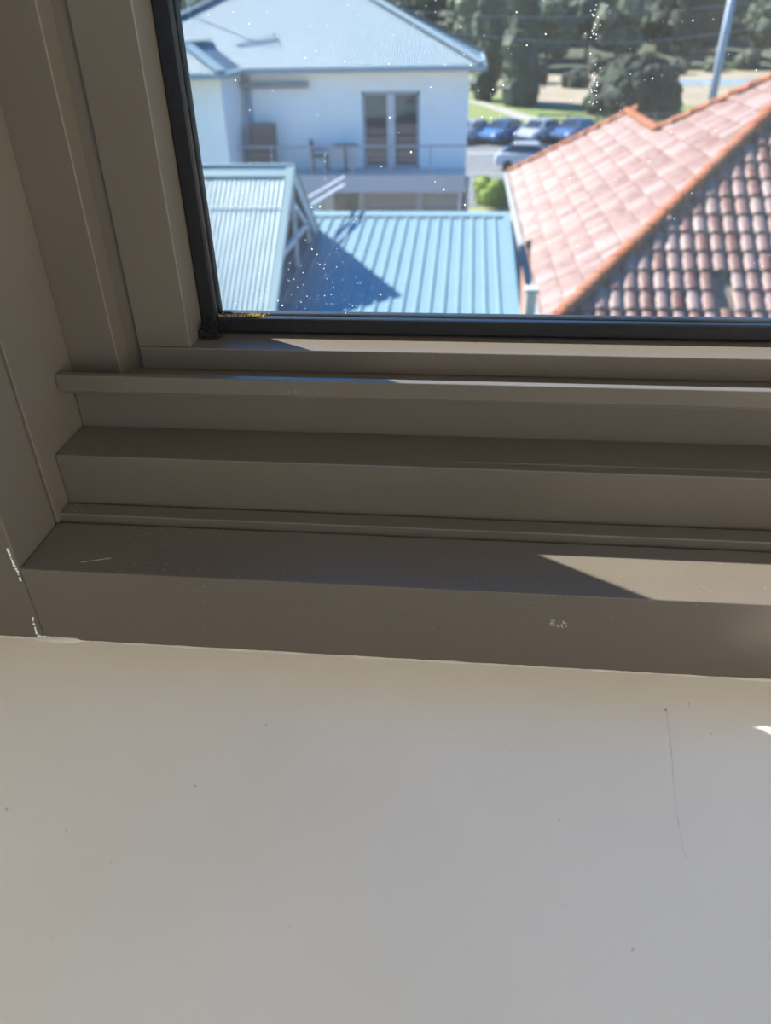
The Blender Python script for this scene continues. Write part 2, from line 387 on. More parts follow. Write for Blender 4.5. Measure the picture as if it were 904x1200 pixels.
for (p, q, k) in (((8, 642), (19, 668), 40), ((19, 668), (29, 654), 40), ((20, 668), (24, 680), 12), ((38, 724), (44, 746), 40), ((44, 745), (60, 747), 30)):
    for i in range(k):
        t = random.random(); px, py = p[0] + (q[0] - p[0]) * t, p[1] + (q[1] - p[1]) * t
        c = Vector((-.7868 * U, at(px, py, U).y, 0)); d = at(px, py, 1.0 * U)
        c = d if q[1] > p[1] else Vector(at_z(px, py, -.8266 * U))
        bmesh.ops.create_icosphere(bm, subdivisions=1, radius=random.uniform(.0002, .0008), matrix=Matrix.Translation(c + Vector((random.gauss(0, .0002), 0, random.gauss(0, .0002)))))
o = build('joint_filler', bm, FILL, win); o['kind'] = 'stuff'

# ================================================================== outside
G0 = -7.0                                   # ground level next to the houses
def gz(x, y):
    z = G0
    if y > 32: z -= min((y - 32) / 20, 1) * 1.0
    if y > 68: z += (y - 68) * 0.020
    if y > 140: z += (y - 140) * 0.20
    return z
bm = bmesh.new(); ys = [-25, 0, 3, 10, 20, 32, 38, 45, 52, 60, 68, 80, 95, 110, 125, 140, 150, 165, 185, 210, 250, 300, 380]
xs = [-300 + 20 * i for i in range(31)]
grid = [[bm.verts.new((x, y, gz(x, y))) for x in xs] for y in ys]
for j in range(len(ys) - 1):
    for i in range(len(xs) - 1): bm.faces.new((grid[j][i], grid[j][i + 1], grid[j + 1][i + 1], grid[j + 1][i]))
GRND = mat('dry_grass_ground', (0.12, 0.14, 0.035), 0.95, col2=(0.17, 0.155, 0.08), scale=0.12)
tag(build('ground', bm, GRND, smooth=True), kind='structure')
SCRUB = mat('dark_scrub_ground', (0.022, 0.035, 0.022), 0.95, col2=(0.06, 0.07, 0.04), scale=0.3)
bm = bmesh.new(); ys2 = [126, 133, 140, 150, 165, 185, 210, 250, 300, 380]
g2 = [[bm.verts.new((x, y, gz(x, y) + .05 + .5 * abs(noise.noise(Vector((x * .11, y * .13, 3)))))) for x in range(-200, 201, 5)] for y in ys2]
for r0, r1 in zip(g2, g2[1:]):
    for k in range(len(r0) - 1): bm.faces.new((r0[k], r0[k + 1], r1[k + 1], r1[k]))
tag(build('hillside', bm, SCRUB, smooth=True), kind='structure')
# flat strips of the street and park lie just above the ground
def strip(name, pts, material, label, cat, h=0.02, n=10, kind='structure'):
    """pts: list of (left point, right point) in x,y; a ribbon draped over the ground"""
    bm = bmesh.new(); rows = []
    for (a, b) in pts:
        rows.append([bm.verts.new((a[0] + (b[0] - a[0]) * k / n, a[1] + (b[1] - a[1]) * k / n, gz(0, a[1] + (b[1] - a[1]) * k / n) + h)) for k in range(n + 1)])
    for r0, r1 in zip(rows, rows[1:]):
        for k in range(n): bm.faces.new((r0[k], r0[k + 1], r1[k + 1], r1[k]))
    bmesh.ops.recalc_face_normals(bm, faces=bm.faces)
    o = build(name, bm, material); tag(o, label, cat, kind=kind); return o
ASPH = mat('asphalt', (0.095, 0.10, 0.11), 0.9, var=0.12, scale=1.5)
LINE = mat('road_paint', (0.3, 0.3, 0.29), 0.8, var=0.1, scale=4)
PATH = mat('concrete_path', (0.24, 0.22, 0.19), 0.9, var=0.1, scale=2)
SAND = mat('dry_sand', (0.23, 0.185, 0.125), 0.95, var=0.25, scale=0.3)
LAWN = mat('green_lawn', (0.085, 0.125, 0.02), 0.95, col2=(0.125, 0.15, 0.035), scale=0.25)
WATER = mat('pale_water', (0.35, 0.45, 0.55), 0.15, var=0.2, scale=1)
YARD = mat('paved_yard', (0.22, 0.21, 0.20), 0.9, var=0.2, scale=2)
ys_road = [36, 40, 44, 48, 52, 58, 62, 66.5]
strip('street', [((-60, y), (70, y)) for y in ys_road], ASPH, None, None, 0.03)
strip('yard', [((-8, y), (10, y)) for y in (1.0, 8, 16, 30, 34)], YARD, None, None, 0.02)
for y, hw in ((57.6, .3), (48.2, .16), (41.5, .16)):
    strip('road_line', [((-30, y - hw), (40, y - hw)), ((-30, y + hw), (40, y + hw))], LINE, None, None, 0.05)
strip('kerb', [((-60, 66.5), (70, 66.5)), ((-60, 67), (70, 67))], PATH, None, None, 0.12)
strip('lawn', [((-60, y), (80, y)) for y in (67, 72, 80, 88, 96)], LAWN, None, None, 0.03)
a0 = at_z(545, 114, -7.6); a1 = at_z(640, 150, -7.9)
strip('footpath', [((-6, 95.0), (-6, 98)), ((1.0, 88.0), (1.4, 90.4)), ((4.5, 76.6), (6.2, 78)), ((8.5, 69.0), (10.6, 70.2)), ((10, 67), (12.5, 67))], PATH, None, None, 0.06)
strip('sand_flat', [((7, y), (110, y)) for y in (86, 92, 98, 104, 112, 122)], SAND, None, None, 0.04)
strip('pond', [((14, 104.5), (70, 104.5)), ((17, 108), (70, 108)), ((24, 112), (70, 112))], WATER, None, None, 0.07)

# ---------------------------------------------------------------- roofing helpers
def plane_axes(o, u, v):
    u = Vector(u).normalized(); v = Vector(v).normalized(); return Vector(o), u, v, u.cross(v).normalized()
def interval(poly, uu):
    vs = []
    for (a, b) in zip(poly, poly[1:] + poly[:1]):
        if (a[0] - uu) * (b[0] - uu) <= 0 and abs(a[0] - b[0]) > 1e-9: vs.append(a[1] + (b[1] - a[1]) * (uu - a[0]) / (b[0] - a[0]))
    return (min(vs), max(vs)) if len(vs) > 1 else None
def ribbed(bm, ax, pts, prof, pitch, nv=1, du=None):
    """sheet over the polygon pts (3-D, on the plane ax); prof = [(fraction of pitch, height)]"""
    o, u, v, n_ = ax
    poly = [((Vector(p) - o).dot(u), (Vector(p) - o).dot(v)) for p in pts]
    u0 = min(p[0] for p in poly) + 1e-4; u1 = max(p[0] for p in poly) - 1e-4
    us = []
    k = math.floor(u0 / pitch)
    while k * pitch < u1:
        for fr, h in prof:
            t = (k + fr) * pitch
            if u0 <= t <= u1: us.append((t, h))
        k += 1
    us = [(u0, us[0][1])] + us + [(u1, us[-1][1])]
    prev = None
    for t, h in us:
        iv = interval(poly, t)
        if iv is None: continue
        cur = [bm.verts.new(o + u * t + v * (iv[0] + (iv[1] - iv[0]) * q / nv) + n_ * h) for q in range(nv + 1)]
        if prev:
            for q in range(nv): bm.faces.new((prev[q], cur[q], cur[q + 1], prev[q + 1]))
        prev = cur
SINE = [(i / 8, 0.009 * math.cos(2 * math.pi * i / 8)) for i in range(8)]
TRAP = [(0, 0.0), (0.36, 0.0), (0.42, 0.028), (0.58, 0.028), (0.64, 0.0)]
BLUEROOF = mat('pale_blue_steel_roof', (0.23, 0.315, 0.33), 0.5, metal=0.0, spec=0.25, var=0.06, scale=1.2)
BLUEB = mat('blue_steel_lean_to', (0.140, 0.218, 0.250), 0.42, spec=0.35, var=0.05, scale=1.0)
WROOF = mat('light_steel_roof', (0.150, 0.215, 0.255), 0.55, spec=0.25, var=0.04, scale=.5)
WWALL = mat('white_render', (0.82, 0.82, 0.83), 0.85, var=0.04, scale=1.0)
LILAC = mat('lilac_grey_paint', (0.56, 0.55, 0.58), 0.7, var=0.06, scale=3)
TEAL = mat('teal_gutter_paint', (0.30, 0.47, 0.50), 0.5)
DARKW = mat('grey_weatherboard', (0.38, 0.38, 0.39), 0.85, var=0.2, scale=2)
TRIM = mat('grey_trim_paint', (0.30, 0.33, 0.38), 0.6)
DGLASS = mat('dark_window_glass', (0.03, 0.04, 0.055), 0.06, spec=0.8)
BEIGE = mat('beige_door_panel', (0.46, 0.44, 0.42), 0.7, var=0.06, scale=2)

# ---------------------------------------------------------------- cottage with gabled roof and lean-to
cot = empty('corrugated_roof_cottage', (-3.5, 12.4, G0 + .02))
tag(cot, 'small cottage with pale blue corrugated gable roof and low lean-to roof', 'house')
T = math.tan(math.radians(37.6)); RX = -2.73; RY = 12.35; RZ = -1.89; LX = -8.5
EYF = 9.6; EZF = RZ - T * (RY - EYF); EYB = 14.5; EZB = RZ - T * (EYB - RY)
bm = bmesh.new(); ax = plane_axes((LX, EYF, EZF), (1, 0, 0), (0, RY - EYF, RZ - EZF))
ribbed(bm, ax, [(LX, EYF, EZF), (RX, EYF, EZF), (RX, RY, RZ), (LX, RY, RZ)], SINE, 0.076, 2)
build('roof_sheet', bm, BLUEROOF, cot, smooth=True)
bm = bmesh.new(); ax = plane_axes((RX, EYB, EZB), (-1, 0, 0), (0, RY - EYB, RZ - EZB))
ribbed(bm, ax, [(LX, EYB, EZB), (RX, EYB, EZB), (RX, RY, RZ), (LX, RY, RZ)], SINE, 0.076, 1)
build('roof_sheet', bm, BLUEROOF, cot, smooth=True)
# ridge cap: two wings and a roll
bm = bmesh.new()
add_tube(bm, (LX, RY, RZ + .025), (RX + .03, RY, RZ + .025), .03, 10)
add_poly(bm, [(LX, RY, RZ + .03), (RX + .03, RY, RZ + .03), (RX + .03, RY - .17, RZ + .03 - .17 * T), (LX, RY - .17, RZ + .03 - .17 * T)], .012)
add_poly(bm, [(LX, RY, RZ + .03), (LX, RY + .17, RZ + .03 - .17 * T), (RX + .03, RY + .17, RZ + .03 - .17 * T), (RX + .03, RY, RZ + .03)], .012)
build('ridge_cap', bm, BLUEROOF, cot)
# lap line of the sheets
bm = bmesh.new(); ly = 11.72; lz = RZ - T * (RY - ly)
add_bar(bm, (LX, ly, lz + .012), (RX, ly, lz + .012), .03, .01, up=(0, -T, 1))
build('sheet_lap', bm, mat('grey_lap_sealant', (0.33, 0.42, 0.46), 0.7), cot)
# verge flashing and bargeboards
for (ye, ze, nm) in ((EYF, EZF, 'bargeboard'), (EYB, EZB, 'bargeboard')):
    bm = bmesh.new(); dx = RX + .05
    for s in (0,):
        pts = [(dx, RY, RZ + .02), (dx, ye, ze + .02), (dx, ye, ze - .20), (dx, RY, RZ - .20)]
        add_poly(bm, pts, .035, (-1, 0, 0))
    build(nm, bm, LILAC, cot)
    bm = bmesh.new()
    add_bar(bm, (RX + .02, ye, ze + .035), (RX + .02, RY, RZ + .035), .12, .018, up=(0, 0, 1))
    build('verge_flashing', bm, BLUEROOF, cot)
# open gable truss: post, tie and braces in front of a recessed wall
GXW = RX - .55
def pole(name, a, b, w_=.09, h_=.05, M=LILAC, parent=cot):
    bm = bmesh.new(); add_bar(bm, a, b, w_, h_, up=(1, 0, 0)); return build(name, bm, M, parent)
pole('gable_post', (RX, RY, RZ - .1), (RX, RY, -3.42))
pole('gable_tie', (RX, 11.1, -2.95), (RX, 13.75, -2.95))
pole('gable_post', (RX, 13.45, RZ - T * (13.45 - RY)), (RX, 13.45, -3.29))
pole('gable_brace', (RX, 12.4, -2.45), (RX, 13.3, -2.95))
bm = bmesh.new()
add_poly(bm, [(GXW, 9.9, EZF + .1), (GXW, RY, RZ - .12), (GXW, 14.3, EZB + .1), (GXW, 14.3, G0), (GXW, 9.9, G0)], .1, (-1, 0, 0))
build('gable_wall', bm, DARKW, cot)
box('wall', LX + .2, GXW - .1, 9.9, 14.3, G0, EZF - .02, DARKW, cot)
# two pale round bars slanting across behind the gable
for dz in (0, .14):
    bm = bmesh.new(); a = at(338, 257, 13.2) + Vector((0, 0, dz)); b = at(404, 217, 15.6) + Vector((0, 0, dz)); add_tube(bm, a, b, .03, 8)
    build('slanting_bar', bm, mat('pale_bar_finish', (0.62, 0.62, 0.66), 0.5), cot, smooth=True)
# lean-to roof
TB = math.tan(math.radians(6.31)); BX0 = RX - .5; BX1 = 0.814
bz = lambda y: -4.787 + TB * y
bm = bmesh.new(); y0, y1 = 8.6, 14.93
ax = plane_axes((BX0, y0, bz(y0)), (1, 0, 0), (0, 1, TB))
ribbed(bm, ax, [(BX0, y0, bz(y0)), (BX1, y0, bz(y0)), (BX1, y1, bz(y1)), (BX0, y1, bz(y1))], TRAP, 0.205, 2)
build('lean_to_roof_sheet', bm, BLUEB, cot)
bm = bmesh.new()
add_poly(bm, [(BX0, y1 - .16, bz(y1 - .16) + .034), (BX1, y1 - .16, bz(y1 - .16) + .034), (BX1, y1 + .04, bz(y1) + .05), (BX0, y1 + .04, bz(y1) + .05)], .012)
build('apron_flashing', bm, BLUEB, cot)
box('rear_fascia', BX0, BX1, y1 + .03, y1 + .07, bz(y1) - .2, bz(y1) + .05, TEAL, cot)
bm = bmesh.new(); add_bar(bm, (BX1 - .02, y0, bz(y0) + .03), (BX1 - .02, y1, bz(y1) + .03), .12, .02)
build('verge_flashing', bm, BLUEB, cot)
bm = bmesh.new(); add_bar(bm, (BX1 + .02, y0, bz(y0) - .08), (BX1 + .02, y1, bz(y1) - .08), .03, .2)
build('bargeboard', bm, TEAL, cot)
box('lean_to_wall', GXW, BX1 - .12, 8.8, y1 - .1, G0, bz(8.8) - .05, DARKW, cot)

# ---------------------------------------------------------------- white rendered house
FY = 25.3; EY = 24.8; EZ = -1.12; TW = math.tan(math.radians(25.4))
wh = empty('white_rendered_house', (-4, 28, G0 + .02))
tag(wh, 'white rendered two storey house with light corrugated hip roof and balcony', 'house')
XR_ = 0.37; XLH = -12.0; HALF = 4.6; RIDGEY = EY + HALF; RIDGEZ = EZ + TW * HALF
xr2 = XR_ - HALF; xl2 = XLH + HALF
bm = bmesh.new(); ax = plane_axes((XLH, EY, EZ), (1, 0, 0), (0, 1, TW))
ribbed(bm, ax, [(XLH, EY, EZ), (XR_, EY, EZ), (xr2, RIDGEY, RIDGEZ), (xl2, RIDGEY, RIDGEZ)], SINE, 0.076, 1)
build('roof_sheet', bm, WROOF, wh, smooth=True)
BY = EY + 2 * HALF
for pts in ([(XR_, EY, EZ), (XR_, BY, EZ), (xr2, RIDGEY, RIDGEZ)], [(XR_, BY, EZ), (XLH, BY, EZ), (xl2, RIDGEY, RIDGEZ), (xr2, RIDGEY, RIDGEZ)], [(XLH, BY, EZ), (XLH, EY, EZ), (xl2, RIDGEY, RIDGEZ)]):
    bm = bmesh.new(); u_ = Vector(pts[1]) - Vector(pts[0]); c_ = Vector(pts[2]) - Vector(pts[0]); v_ = c_ - u_ * (c_.dot(u_) / u_.length_squared)
    ribbed(bm, plane_axes(pts[0], u_, v_), pts, SINE, 0.076, 1); build('roof_sheet', bm, WROOF, wh, smooth=True)
for a, b in (((XR_, EY, EZ), (xr2, RIDGEY, RIDGEZ)), ((xr2, RIDGEY, RIDGEZ), (xl2, RIDGEY, RIDGEZ)), ((XLH, EY, EZ), (xl2, RIDGEY, RIDGEZ)), ((XR_, BY, EZ), (xr2, RIDGEY, RIDGEZ))):
    bm = bmesh.new(); add_bar(bm, Vector(a) + Vector((0, 0, .04)), Vector(b) + Vector((0, 0, .04)), .34, .03); add_tube(bm, Vector(a) + Vector((0, 0, .05)), Vector(b) + Vector((0, 0, .05)), .06, 8)
    build('ridge_cap', bm, WROOF, wh)
# eaves gutter and soffit
GUT = mat('grey_green_gutter', (0.24, 0.32, 0.36), 0.5)
box('gutter', -7.0, XR_ + .1, EY - .12, EY + .02, EZ - .15, EZ - .01, GUT, wh, .02)
box('gutter', XR_ - .02, XR_ + .12, EY, BY, EZ - .15, EZ - .01, GUT, wh, .02)
box('soffit', XLH, XR_, EY, BY, EZ - .17, EZ - .12, WWALL, wh)
wr = at(549, 120, FY).x
wl_ = at(262, 120, FY).x
bm = bmesh.new()
dT = at(458, 107, FY).z; dB = at(458, 197, FY).z; dx0 = at(425, 150, FY).x; dx1 = at(492, 150, FY).x; FLZ = dB - .02
for a in ((-11.5, dx0, FLZ, EZ - .15), (dx1, wr, FLZ, EZ - .15), (dx0, dx1, dT, EZ - .15)): add_box(bm, a[0], a[1], FY, FY + .2, a[2], a[3])
add_box(bm, wr - .2, wr, FY + .2, BY - .5, G0, EZ - .15); add_box(bm, -11.5, wr - .2, BY - .7, BY - .5, G0, EZ - .15)
add_box(bm, -11.5, wr - .2, FY + .2, FY + .4, FLZ - .3, FLZ)
build('upper_wall', bm, WWALL, wh)
# lower storey: dark opening and pale panels
LZ0 = G0; LZ1 = FLZ - .3
px = lambda p: at(p, 235, FY + .3).x
box('lower_wall', -11.5, px(380), FY, FY + .3, LZ0, LZ1, WWALL, wh)
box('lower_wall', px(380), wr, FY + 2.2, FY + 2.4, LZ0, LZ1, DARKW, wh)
for a, b in ((427, 489), (495, 541)):
    d = empty('garage_door', (px((a + b) / 2), FY + .35, LZ0), wh)
    hz = at(460, 226, FY + .3).z
    nb = 5
    for k in range(nb): box('panel', px(a), px(b), FY + .3, FY + .36, LZ0 + .02 + k * (hz - LZ0) / nb, LZ0 - .01 + (k + 1) * (hz - LZ0) / nb, BEIGE, d, .01)
    box('lintel', px(a) - .1, px(b) + .1, FY + .25, FY + .45, hz, LZ1, LILAC, wh)
for p in (424.5, 492, 545): box('pier', px(p) - .1, px(p) + .12, FY + .2, FY + .5, LZ0, LZ1, LILAC, wh)
# sliding balcony door with two dark panes
dr = empty('balcony_door', ((dx0 + dx1) / 2, FY + .1, dB), wh)
fw_ = .09
bm = bmesh.new()
for a in ((dx0, dx0 + fw_, dB, dT), (dx1 - fw_, dx1, dB, dT), (dx0, dx1, dT - fw_, dT), (dx0, dx1, dB, dB + .08)): add_box(bm, a[0], a[1], FY + .05, FY + .15, a[2], a[3])
build('door_frame', bm, TRIM, dr)
mx_ = (dx0 + dx1) / 2
box('mullion', mx_ - .12, mx_ + .12, FY + .06, FY + .14, dB + .08, dT - fw_, LILAC, dr)
for a, b in ((dx0 + fw_, mx_ - .12), (mx_ + .12, dx1 - fw_)):
    box('pane', a, b, FY + .09, FY + .11, dB + .08, dT - fw_, DGLASS, dr)
# awning cassette, downpipe, stacked boxes
ay = FY - .18
a = at(268, 97, ay); b = at(361, 103, ay)
bm = bmesh.new(); add_box(bm, a.x, b.x, ay - .1, FY, b.z, a.z, .03); build('awning_cassette', bm, mat('slate_metal', (0.24, 0.25, 0.27), 0.5), wh)
# wing on the left
WY = 22.65; wxr = at(259, 84, WY).x; WFY = WY + .5; wwr = at(261, 120, WFY).x
apx = at(219, 42, 1); t_ = (EZ - TW * WY) / (apx.z - TW); wap = apx * t_
whw = wxr - wap.x; wxl = wap.x - whw
wap = Vector((wap.x, WY + whw, EZ + TW * whw))
jy = EY + (wap.z - EZ) / TW
for pts in ([(wxl, WY, EZ), (wxr, WY, EZ), tuple(wap)], [(wxr, WY, EZ), (wxr, EY, EZ), (wap.x, jy, wap.z), tuple(wap)], [(wxl, EY, EZ), (wxl, WY, EZ), tuple(wap), (wap.x, jy, wap.z)]):
    bm = bmesh.new(); u_ = Vector(pts[1]) - Vector(pts[0]); c_ = Vector(pts[-1]) - Vector(pts[0]); v_ = c_ - u_ * (c_.dot(u_) / u_.length_squared)
    ribbed(bm, plane_axes(pts[0], u_, v_), pts, SINE, 0.076, 1); build('wing_roof_sheet', bm, WROOF, wh, smooth=True)
for a, b in (((wxr, WY, EZ), wap), ((wxl, WY, EZ), wap), (wap, (wap.x, jy, wap.z))):
    bm = bmesh.new(); add_bar(bm, Vector(a) + Vector((0, 0, .04)), Vector(b) + Vector((0, 0, .04)), .34, .03); build('ridge_cap', bm, WROOF, wh)
box('wing_wall', wxl + .4, wwr, WFY, FY, G0, EZ - .12, WWALL, wh)
box('gutter', wxl, wxr, WY - .12, WY + .02, EZ - .15, EZ - .01, GUT, wh, .02)
box('gutter', wxr - .02, wxr + .12, WY, EY - .1, EZ - .15, EZ - .01, GUT, wh, .02)
bm = bmesh.new(); pxd = wwr + .2; add_tube(bm, (pxd, FY - .1, EZ - .15), (pxd, FY - .1, -3.9), .1, 10); build('downpipe', bm, TRIM, wh, smooth=True)
# balcony
BYF = 24.1; bs = at(400, 205, BYF).z; bx1 = at(546, 190, BYF).x; bx0 = wwr - .2
box('balcony_slab', bx0, bx1, BYF, FY, bs - .5, bs, mat('grey_render', (0.52, 0.52, 0.53), 0.8), wh)
rl = empty('balcony_railing', ((bx0 + bx1) / 2, BYF + .05, bs), wh)
rz = at(400, 172, BYF).z
bm = bmesh.new(); add_bar(bm, (bx0, BYF + .05, rz), (bx1, BYF + .05, rz), .06, .05); build('top_rail', bm, TRIM, rl)
bm = bmesh.new(); add_bar(bm, (bx0, BYF + .05, bs + .1), (bx1, BYF + .05, bs + .1), .04, .03); build('bottom_rail', bm, TRIM, rl)
k = 0
while bx0 + k * 1.2 < bx1 - .05:
    box('post', bx0 + k * 1.2, bx0 + k * 1.2 + .05, BYF + .025, BYF + .075, bs, rz, TRIM, rl); k += 1
k = 0; WIRE = STEEL
for h in (.25, .4, .55):
    bm = bmesh.new(); add_tube(bm, (bx0, BYF + .05, bs + h), (bx1, BYF + .05, bs + h), .006, 5); build('cable', bm, WIRE, rl)
# brick-like chimney box and planter in the balcony corner: two stacked crates
for k, (x0_, z0_, h_) in enumerate(((wwr + .28, bs, .72), (wwr + .34, bs + .72, .62))):
    t = empty('storage_crate', (x0_ + .35, 24.75, z0_))
    tag(t, ('brown storage crate on the balcony floor in the wing corner', 'brown storage crate stacked on top of another on the balcony')[k], 'crate')
    BRN = MAT.get('brown_crate') or mat('brown_crate', (0.20, 0.15, 0.14), 0.8, var=0.2, scale=4)
    for q in range(4): box('slat', x0_, x0_ + .7, 24.5, 24.53, z0_ + .02 + q * h_ / 4, z0_ + (q + .9) * h_ / 4, BRN, t)
    box('crate_body', x0_ + .01, x0_ + .69, 24.53, 25.0, z0_, z0_ + h_ - .01, BRN, t)
DKF = mat('dark_outdoor_furniture', (0.05, 0.055, 0.07), 0.6)
def chair(x, y, rot, label):
    t = empty('balcony_chair', (x, y, bs)); tag(t, label, 'chair')
    def pb(nm, *a):
        bm = bmesh.new(); add_box(bm, *a, .01); me = bpy.data.meshes.new(nm); bm.to_mesh(me); bm.free(); me.materials.append(DKF)
        o = bpy.data.objects.new(nm, me); COL.objects.link(o); o.parent = t
    pb('seat', -.25, .25, -.25, .25, .42, .46); pb('backrest', -.25, .25, .22, .27, .5, .88)
    for sx in (-1, 1):
        for sy in (-1, 1): pb('leg', sx * .22 - .02, sx * .22 + .02, sy * .22 - .02, sy * .22 + .02, 0, .88 if sy > 0 else .42)
        pb('armrest', sx * .25 - .02, sx * .25 + .02, -.22, .24, .62, .65)
    t.rotation_euler.z = rot
cx = at(375, 185, 24.7).x; chair(cx, 24.75, 1.9, 'dark balcony chair facing the round table, left of the door')
cx2 = at(424, 185, 24.7).x
tb = empty('balcony_table', (at(405, 185, 24.7).x, 24.75, bs)); tag(tb, 'dark round pedestal table on the balcony of the white house', 'table')
bm = bmesh.new(); add_tube(bm, tb.location + Vector((0, 0, .70)), tb.location + Vector((0, 0, .74)), .42, 20); build('table_top', bm, DKF, tb)
bm = bmesh.new(); add_tube(bm, tb.location + Vector((0, 0, .03)), tb.location + Vector((0, 0, .70)), .04, 10); build('pedestal', bm, DKF, tb)
bm = bmesh.new(); add_tube(bm, tb.location, tb.location + Vector((0, 0, .03)), .25, 16); build('foot_plate', bm, DKF, tb)
# television aerial standing on the roof
am = at(222, 18, 1); ty = (EZ - TW * EY) / (am.z - TW); ab = am * ty
an = empty('roof_aerial', ab); tag(an, 'thin television aerial on the light roof of the white house', 'aerial')
top = ab + Vector((0, 0, 1.75))
bm = bmesh.new(); add_tube(bm, ab - Vector((0, 0, .05)), top, .025, 8); build('mast', bm, STEEL, an)
bm = bmesh.new(); add_bar(bm, top + Vector((-.7, -.1, -.05)), top + Vector((.7, .1, -.05)), .04, .04); build('boom', bm, STEEL, an)
for k in range(7):
    c = top + Vector((-.6 + .2 * k, -.09 + .03 * k, -.05)); hw = .10 + .025 * k
    bm = bmesh.new(); add_tube(bm, c + Vector((.03, -hw, 0)), c + Vector((-.03, hw, 0)), .02, 5); build('element', bm, STEEL, an)

# ---------------------------------------------------------------- terracotta tiled house
TR = 0.655; th = empty('terracotta_roof_house', (5, 15, G0 + .02))
tag(th, 'house with weathered red terracotta tile hip roof and orange ridge caps', 'house')
NX, NY, NZ = 1.42, 10.29, -3.48                     # a point on the near hip
AX_, AY_, AZ_ = 5.85, 14.72, -0.58                  # apex
# extend the hip down to the eave corner
EXL = 1.22; dd = NX - EXL; CXY = (EXL, NY - dd, NZ - TR * dd); EZR = CXY[2]
roofE = empty('tiled_roof', (4, 14, EZR), th)
PQ = 3.74; ZPQ = EZR + TR * (PQ - EXL); QY = 20.0; FARY = QY + (PQ - EXL)
AZ_ = EZR + TR * (AX_ - EXL)
AY2 = CXY[1] + (AX_ - EXL)
XRT = AX_ + 3.0
leftpoly = [(EXL, CXY[1], EZR), (AX_, AY2, AZ_), (PQ, AY2 + (AX_ - PQ), ZPQ), (PQ, QY, ZPQ), (EXL, FARY, EZR)]
XRE = 2 * (AX_ + 2.0) - EXL
frontpoly = [(EXL, CXY[1], EZR), (XRE, CXY[1], EZR), (XRE - (AX_ - EXL), AY2, AZ_), (AX_, AY2, AZ_)]
UND = mat('timber_sarking', (0.17, 0.135, 0.105), 0.9)
bm = bmesh.new()
dn = Vector((0, 0, -.05))
def deck(pts):
    b2 = [bm.verts.new(Vector(p) + dn) for p in pts]; bm.faces.new(b2)
deck(leftpoly[:3]); deck([leftpoly[0], leftpoly[2], leftpoly[3], leftpoly[4]]); deck(frontpoly)
YB = AY2 + (AX_ - EXL)
deck([(AX_, AY2, AZ_), (XRE - (AX_ - EXL), AY2, AZ_), (XRE, YB, EZR), (PQ, AY2 + (AX_ - PQ), ZPQ)])
deck([(XRE, CXY[1], EZR), (XRE, YB, EZR), (XRE - (AX_ - EXL), AY2, AZ_)])
deck([(PQ, AY2 + AX_ - PQ, ZPQ), (2 * PQ - EXL, YB, EZR), (2 * PQ - EXL, FARY, EZR), (PQ, QY, ZPQ)])
deck([(PQ, QY, ZPQ), (2 * PQ - EXL, FARY, EZR), (EXL, FARY, EZR)])
build('roof_deck', bm, UND, roofE)
def tile_mat(name, c1, c2, c3, rough, lich, spec):
    M = bpy.data.materials.new(name); M.use_nodes = True
    n = M.node_tree.nodes; l = M.node_tree.links; b = n['Principled BSDF']
    oi = n.new('ShaderNodeObjectInfo'); ge = n.new('ShaderNodeNewGeometry')
    ad_ = n.new('ShaderNodeMath'); ad_.operation = 'ADD'; l.new(oi.outputs['Random'], ad_.inputs[0]); l.new(ge.outputs['Random Per Island'], ad_.inputs[1])
    fr = n.new('ShaderNodeMath'); fr.operation = 'FRACT'; l.new(ad_.outputs[0], fr.inputs[0])
    cr = n.new('ShaderNodeValToRGB'); e = cr.color_ramp.elements
    e[0].position = 0; e[0].color = (*c1, 1); e[1].position = 1; e[1].color = (*c3, 1); q = cr.color_ramp.elements.new(.55); q.color = (*c2, 1)
    l.new(fr.outputs[0], cr.inputs[0])
    nz = n.new('ShaderNodeTexNoise'); nz.inputs['Scale'].default_value = 9; nz.inputs['Detail'].default_value = 6; l.new(ge.outputs['Position'], nz.inputs['Vector'])
    mr = n.new('ShaderNodeMapRange'); mr.inputs['From Min'].default_value = .45; mr.inputs['From Max'].default_value = .7; mr.inputs['To Max'].default_value = lich
    l.new(nz.outputs[0], mr.inputs[0])
    mx = n.new('ShaderNodeMix'); mx.data_type = 'RGBA'; mx.inputs['B'].default_value = tuple(min(1, v * 1.25) for v in c3) + (1,)
    l.new(mr.outputs[0], mx.inputs['Factor']); l.new(cr.outputs[0], mx.inputs['A']); l.new(mx.outputs['Result'], b.inputs['Base Color'])
    b.inputs['Roughness'].default_value = rough; b.inputs['Specular IOR Level'].default_value = spec
    return M
TILE = tile_mat('weathered_terracotta', (0.115, 0.046, 0.038), (0.16, 0.080, 0.068), (0.21, 0.145, 0.135), 0.58, .4, .3)
CAP = tile_mat('orange_ridge_terracotta', (0.23, 0.07, 0.028), (0.25, 0.08, 0.035), (0.24, 0.095, 0.05), 0.7, .15, .2)
TWD, TGA = 0.21, 0.345
